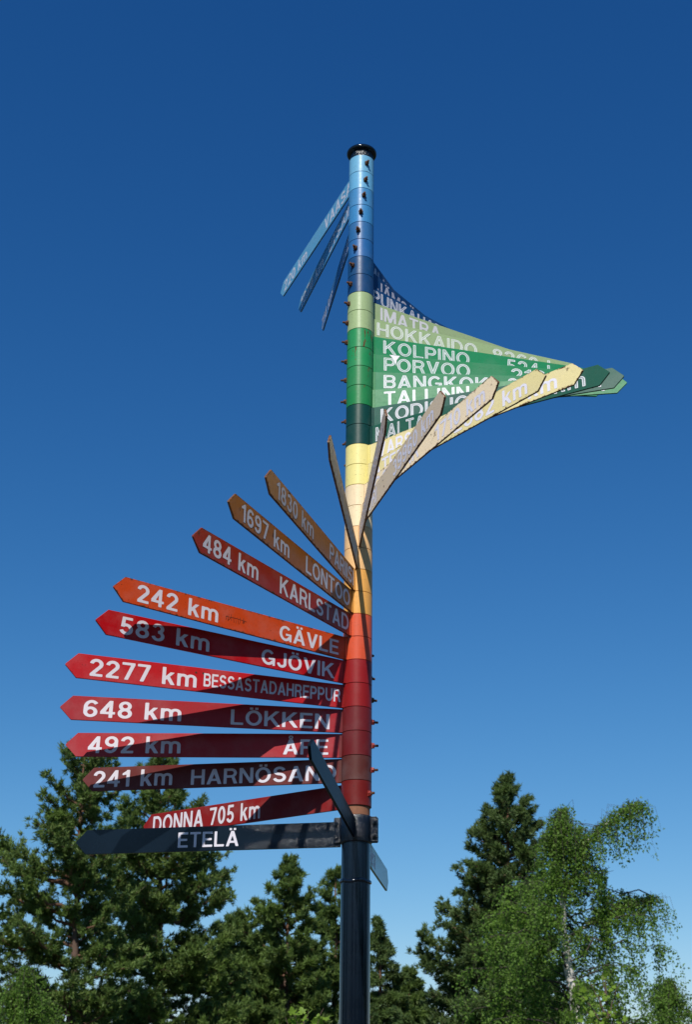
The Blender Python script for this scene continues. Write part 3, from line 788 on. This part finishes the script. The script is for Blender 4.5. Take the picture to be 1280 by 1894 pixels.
def birch(name, label, group, px, top, dist, prof, limbs, mat, seed=3, weep=1.0, dens=1.0, base_y=1960, leaf=.074, cat='tree', bark=None):
    """limbs: list of photo polylines of the main stems, given at the tree's own distance"""
    global RNG
    RNG = np.random.default_rng(seed)
    b = at(px, base_y, dist); o = np.array([b[0], b[1], 0.0]); k = dist/F_PX*1.04
    root = empty(name, (b[0], b[1], 0), label=label, cat=cat, group=group)
    stems = []
    for li, (pl, r0, r1, dy) in enumerate(limbs):
        P = np.array([at(x, y, dist)-o+np.array([0, dy*j/len(pl), 0]) for j, (x, y) in enumerate(pl)])
        if li == 0: P = np.concatenate([[np.array([0, 0, 0.])], P])
        n = 14; t = np.linspace(0, 1, len(P)); tt = np.linspace(0, 1, n)
        Q = np.stack([np.interp(tt, t, P[:, i]) for i in range(3)], 1)
        Q[1:-1] += RNG.normal(size=(n-2, 3))*.025
        V, Fq = tube(Q, np.linspace(r0, r1, n), 10, .05)
        np_obj('trunk' if li == 0 else 'branch', V, Fq, bark or M_birchbark, root, smooth=True)
        stems.append(Q)
    zs = np.array([at(px, y, dist)[2] for y, _, _ in prof]); rl = np.array([a for _, a, _ in prof])*k; rr_ = np.array([c for _, _, c in prof])*k
    od = np.argsort(zs); zs, rl, rr_ = zs[od], rl[od], rr_[od]
    C = []; twigs = []
    for qi, q in enumerate(stems):
        for u in np.linspace(.3 if qi else .72, 1, 34):
            c0 = np.array([np.interp(u, np.linspace(0, 1, len(q)), q[:, j]) for j in range(3)])
            for s in range(3):
                off = RNG.normal(size=3)*np.array([.30, .30, .12])*(1.15-.4*u)
                dl = RNG.uniform(.3, 1.1)*weep
                m_ = c0+off*.9+np.array([0, 0, .05]); c1 = c0+off*1.15+np.array([0, 0, -dl])
                twigs.append(tube([c0, m_, c1], [.007, .005, .003], 3))
                for g in np.linspace(.1, 1, max(3, int((dl+.3)*6))):
                    C.append(c0*(1-g)**2+2*m_*g*(1-g)+c1*g*g)
    nb = int(94*dens)
    for i in range(nb):
        z = zs[0]+(zs[-1]-zs[0])*(i/nb)+RNG.normal()*.1
        cand = [q for q in stems if q[0, 2]-.3 <= z-.5 <= q[-1, 2]] or [stems[0]]
        q = cand[RNG.integers(len(cand))]
        p0 = np.array([np.interp(z-.4, q[:, 2], q[:, j]) for j in range(3)])
        a = i*2.39996+RNG.normal()*.4; f = (1+math.cos(a))/2
        L_ = (np.interp(z, zs, rr_)*f+np.interp(z, zs, rl)*(1-f))*RNG.uniform(.38, 1.06)
        # measured from the tree's axis
        tip = np.array([math.cos(a)*L_, math.sin(a)*L_*.85, z])
        bp = curve_pts(p0, tip, L_*.12*weep, 8, .03)
        twigs.append(tube(bp, np.linspace(max(.010, .012*L_), .005, 8), 5))
        ns = max(4, int(L_*7))
        for s in range(ns):
            u = RNG.uniform(.25, 1.0)**.7
            c0 = np.array([np.interp(u, np.linspace(0, 1, 8), bp[:, j]) for j in range(3)])
            off = RNG.normal(size=3)*np.array([.20, .20, .10])
            dl = RNG.uniform(.3, 1.05)*weep*(.6+.6*u)
            c1 = c0+off+np.array([math.cos(a)*.1, 0, -dl])
            m_ = c0+off*.8+np.array([0, 0, -dl*.25])
            twigs.append(tube([c0, m_, c1], [.006, .004, .003], 3))
            for g in np.linspace(.1, 1, max(3, int((dl+.3)*6))):
                C.append((c0*(1-g)**2+2*m_*g*(1-g)+c1*g*g))
    C = np.array(C)
    V, Fq = leaves(C, 9, leaf, .062)
    np_obj('crown', V, Fq, mat, root, kind='stuff')
    V, Fq = join_np(twigs); np_obj('twigs', V, Fq, M_twig, root, kind='stuff')
    return root, len(C)

TR = 'pines and birches behind the signpost'
stat = []
stat.append(conifer('pine_tree', 'tall broad pine at the left edge with dark trunk and gaps of sky', TR, 158, 1388, 46,
    [(1390,30,34),(1420,60,66),(1450,80,84),(1500,86,90),(1535,100,95),(1560,140,85),(1600,165,90),(1680,180,90),(1760,175,100),(1850,160,110),(1960,150,110)], M_pine, lean=-24, seed=5, nbig=34, openness=.22)[1])
stat.append(conifer('pine_tree', 'dense pine behind the tip of the black ETELÄ arm', TR, 303, 1396, 52,
    [(1398,16,20),(1440,50,44),(1480,60,62),(1540,85,85),(1590,100,128),(1640,110,124),(1700,110,112),(1800,120,140),(1960,130,160)], M_pine, lean=4, seed=8, nbig=34, openness=.05)[1])
stat.append(conifer('pine_tree', 'pointed pine in the middle distance left of the black pole', TR, 535, 1590, 64,
    [(1592,6,8),(1620,24,26),(1660,48,44),(1700,65,56),(1740,110,60),(1800,120,70),(1960,130,80)], M_pine2, lean=-8, seed=12, nbig=26)[1])
stat.append(conifer('pine_tree', 'pine whose top shows just left of the black pole', TR, 622, 1610, 68,
    [(1612,6,6),(1650,34,30),(1700,48,42),(1780,60,52),(1960,80,66)], M_pine2, lean=0, seed=15, nbig=22)[1])
stat.append(conifer('spruce_tree', 'narrow dark spruce rising right beside the black pole', TR, 697, 1698, 60,
    [(1700,3,3),(1730,15,14),(1770,28,26),(1810,44,40),(1870,60,56),(1960,80,76)], M_spruce, kind='spruce', seed=18, nbig=24)[1])
stat.append(conifer('pine_tree', 'low far pine in the gap right of the narrow spruce', TR, 757, 1796, 72,
    [(1798,6,6),(1830,26,26),(1870,48,40),(1960,70,60)], M_pine2, seed=21, nbig=16)[1])
stat.append(conifer('pine_tree', 'low pine filling the gap between the left pines and the middle pine', TR, 440, 1690, 66,
    [(1692,8,8),(1720,34,30),(1770,60,60),(1850,80,80),(1960,90,90)], M_pine, seed=24, nbig=18)[1])
stat.append(conifer('spruce_tree', 'tall pointed dark conifer with stepped left side behind the birch', TR, 937, 1438, 54,
    [(1440,8,10),(1470,22,24),(1510,45,52),(1560,72,60),(1620,88,70),(1690,122,80),(1740,118,90),(1790,150,95),(1870,165,110),(1960,170,120)], M_spruce, kind='pine', seed=27, nbig=46)[1])
stat.append(birch('birch_tree', 'large weeping birch with forked white trunk on the right', TR, 1055, 1492, 38,
    [(1498,8,8),(1530,26,50),(1570,70,92),(1620,112,110),(1700,152,170),(1760,185,165),(1850,185,160),(1960,180,170)],
    [([(1070,1890),(1052,1800),(1042,1730),(1036,1680),(1026,1600),(1022,1545),(1034,1512)], .17, .015, -1.3),
     ([(1037,1690),(1055,1630),(1075,1575),(1100,1545),(1140,1515),(1172,1508)], .075, .012, -1.6),
     ([(1045,1740),(1100,1700),(1160,1668),(1215,1655)], .05, .010, .5)], M_birch, seed=31, dens=1.0)[1])
stat.append(birch('birch_tree', 'small pale birch at the lower right edge of the view', TR, 1235, 1808, 46,
    [(1810,12,14),(1835,45,50),(1870,80,60),(1960,95,70)], [([(1236,1890),(1238,1850),(1240,1815)], .07, .012, 0)], M_birch, seed=33, dens=.6, weep=.7)[1])
stat.append(birch('birch_tree', 'light green birch low at the left edge under the big pine', TR, 40, 1785, 40,
    [(1788,10,10),(1820,40,36),(1870,65,60),(1960,85,70)], [([(40,1890),(40,1850),(42,1792)], .07, .012, 0)], M_birch, seed=35, dens=.55)[1])

def maple(px, py, dist, label, seed, shoots):
    """young maple: shoots with lobed leaves, each leaf a part"""
    global RNG
    RNG = np.random.default_rng(seed)
    b = at(px, 1960, dist); o = np.array([b[0], b[1], 0.]); root = empty('maple_sapling', tuple(o), label=label, cat='sapling', group='young maples in front of the trees')
    k = dist/F_PX
    lobes = []
    for a, r in ((-90,.02),(-60,.35),(-20,.55),(0,.40),(20,.85),(48,.50),(62,.72),(90,1.0),(118,.72),(132,.50),(160,.85),(180,.40),(200,.55),(240,.35)):
        lobes.append((r*math.cos(rad(a)), r*math.sin(rad(a))))
    me = bpy.data.meshes.new('leaf')
    V = [(0, .25, 0)]+[(x, y, .10*abs(x)-.12*y*y) for x, y in lobes]; n = len(lobes)
    me.from_pydata(V, [], [(0, 1+i, 1+(i+1) % n) for i in range(n)]); me.materials.append(M_maple)
    tp = at(px, py, dist)-o
    P = np.array([np.array([0, 0, 0.]), tp*[.5, .5, .5]+[.05, 0, 0], tp*.98]); Vt, Ft = tube(P, [.04, .025, .006], 8)
    np_obj('trunk', Vt, Ft, M_bark, root, smooth=True)
    parts = []
    for (sx, sy, cnt) in shoots:
        tip = at(sx, sy, dist)-o+np.array([0, RNG.uniform(-.25, .25), 0])
        p0 = P[0]+(P[2]-P[0])*min(.95, max(.3, (tip[2]-.5)/tp[2]))
        cp = curve_pts(p0, tip, .04, 8, .01); parts.append(tube(cp, np.linspace(.012, .003, 8), 5))
        for i in range(cnt):
            u = RNG.uniform(.35, 1.02); c = np.array([np.interp(u, np.linspace(0, 1, 8), cp[:, j]) for j in range(3)])+RNG.normal(size=3)*.07
            lf = bpy.data.objects.new('leaf', me); lf.location = c
            lf.rotation_euler = (RNG.uniform(.2, 1.5), RNG.uniform(-.5, .5), RNG.uniform(-PI, PI)); s = RNG.uniform(.05, .085); lf.scale = (s, s, s)
            finish(lf, root)
    Vt, Ft = join_np(parts); np_obj('twigs', Vt, Ft, M_bark, root, kind='stuff')
maple(562, 1872, 17, 'young maple with bright leaves just left of the black pole foot', 41, [(598,1862,9),(570,1868,8),(545,1876,9),(528,1882,9),(590,1885,8),(515,1892,8),(560,1896,10),(535,1905,10),(585,1905,10)])
maple(1120, 1800, 22, 'young maple with bright yellow green leaves in front of the birch', 43, [(1120,1795,14),(1095,1812,14),(1145,1818,14),(1070,1835,14),(1110,1840,16),(1150,1850,16),(1080,1862,16),(1130,1872,16),(1065,1885,16),(1160,1885,16),(1100,1892,16),(1125,1900,14),(1085,1905,14)])

# unseen wood added behind the viewer to darken reflections in the glossy paint
def added_woodland():
    global RNG
    RNG = np.random.default_rng(77); Vs = []
    for i in range(46):
        a = rad(-200+220*(i+RNG.uniform(-.4, .4))/45); d = RNG.uniform(34, 48); hh = RNG.uniform(9, 15)
        c = np.array([math.cos(a)*d, -6+math.sin(a)*d, 0]); n = 1500
        z = hh*(1-(1-RNG.uniform(0, 1, n))**.55*.93); w_ = (1-(z/hh))**.7*2.8+.15
        th = RNG.uniform(0, 2*PI, n); q = RNG.uniform(.3, 1, n)**.5*w_
        P = np.stack([c[0]+np.cos(th)*q, c[1]+np.sin(th)*q, z], 1)
        A = RNG.normal(size=(n, 3)); B = RNG.normal(size=(n, 3))
        A *= (.38/np.linalg.norm(A, axis=1))[:, None]; B *= (.30/np.linalg.norm(B, axis=1))[:, None]
        Vs.append(np.stack([P-A, P+B, P+A, P-B], 1).reshape(-1, 3))
    V = np.concatenate(Vs)
    np_obj('added_woodland', V, np.arange(len(V)).reshape(-1, 4), M_pine, None, kind='stuff', label='added wood out of view behind the viewer, darkening the reflections', cat='wood')
added_woodland()
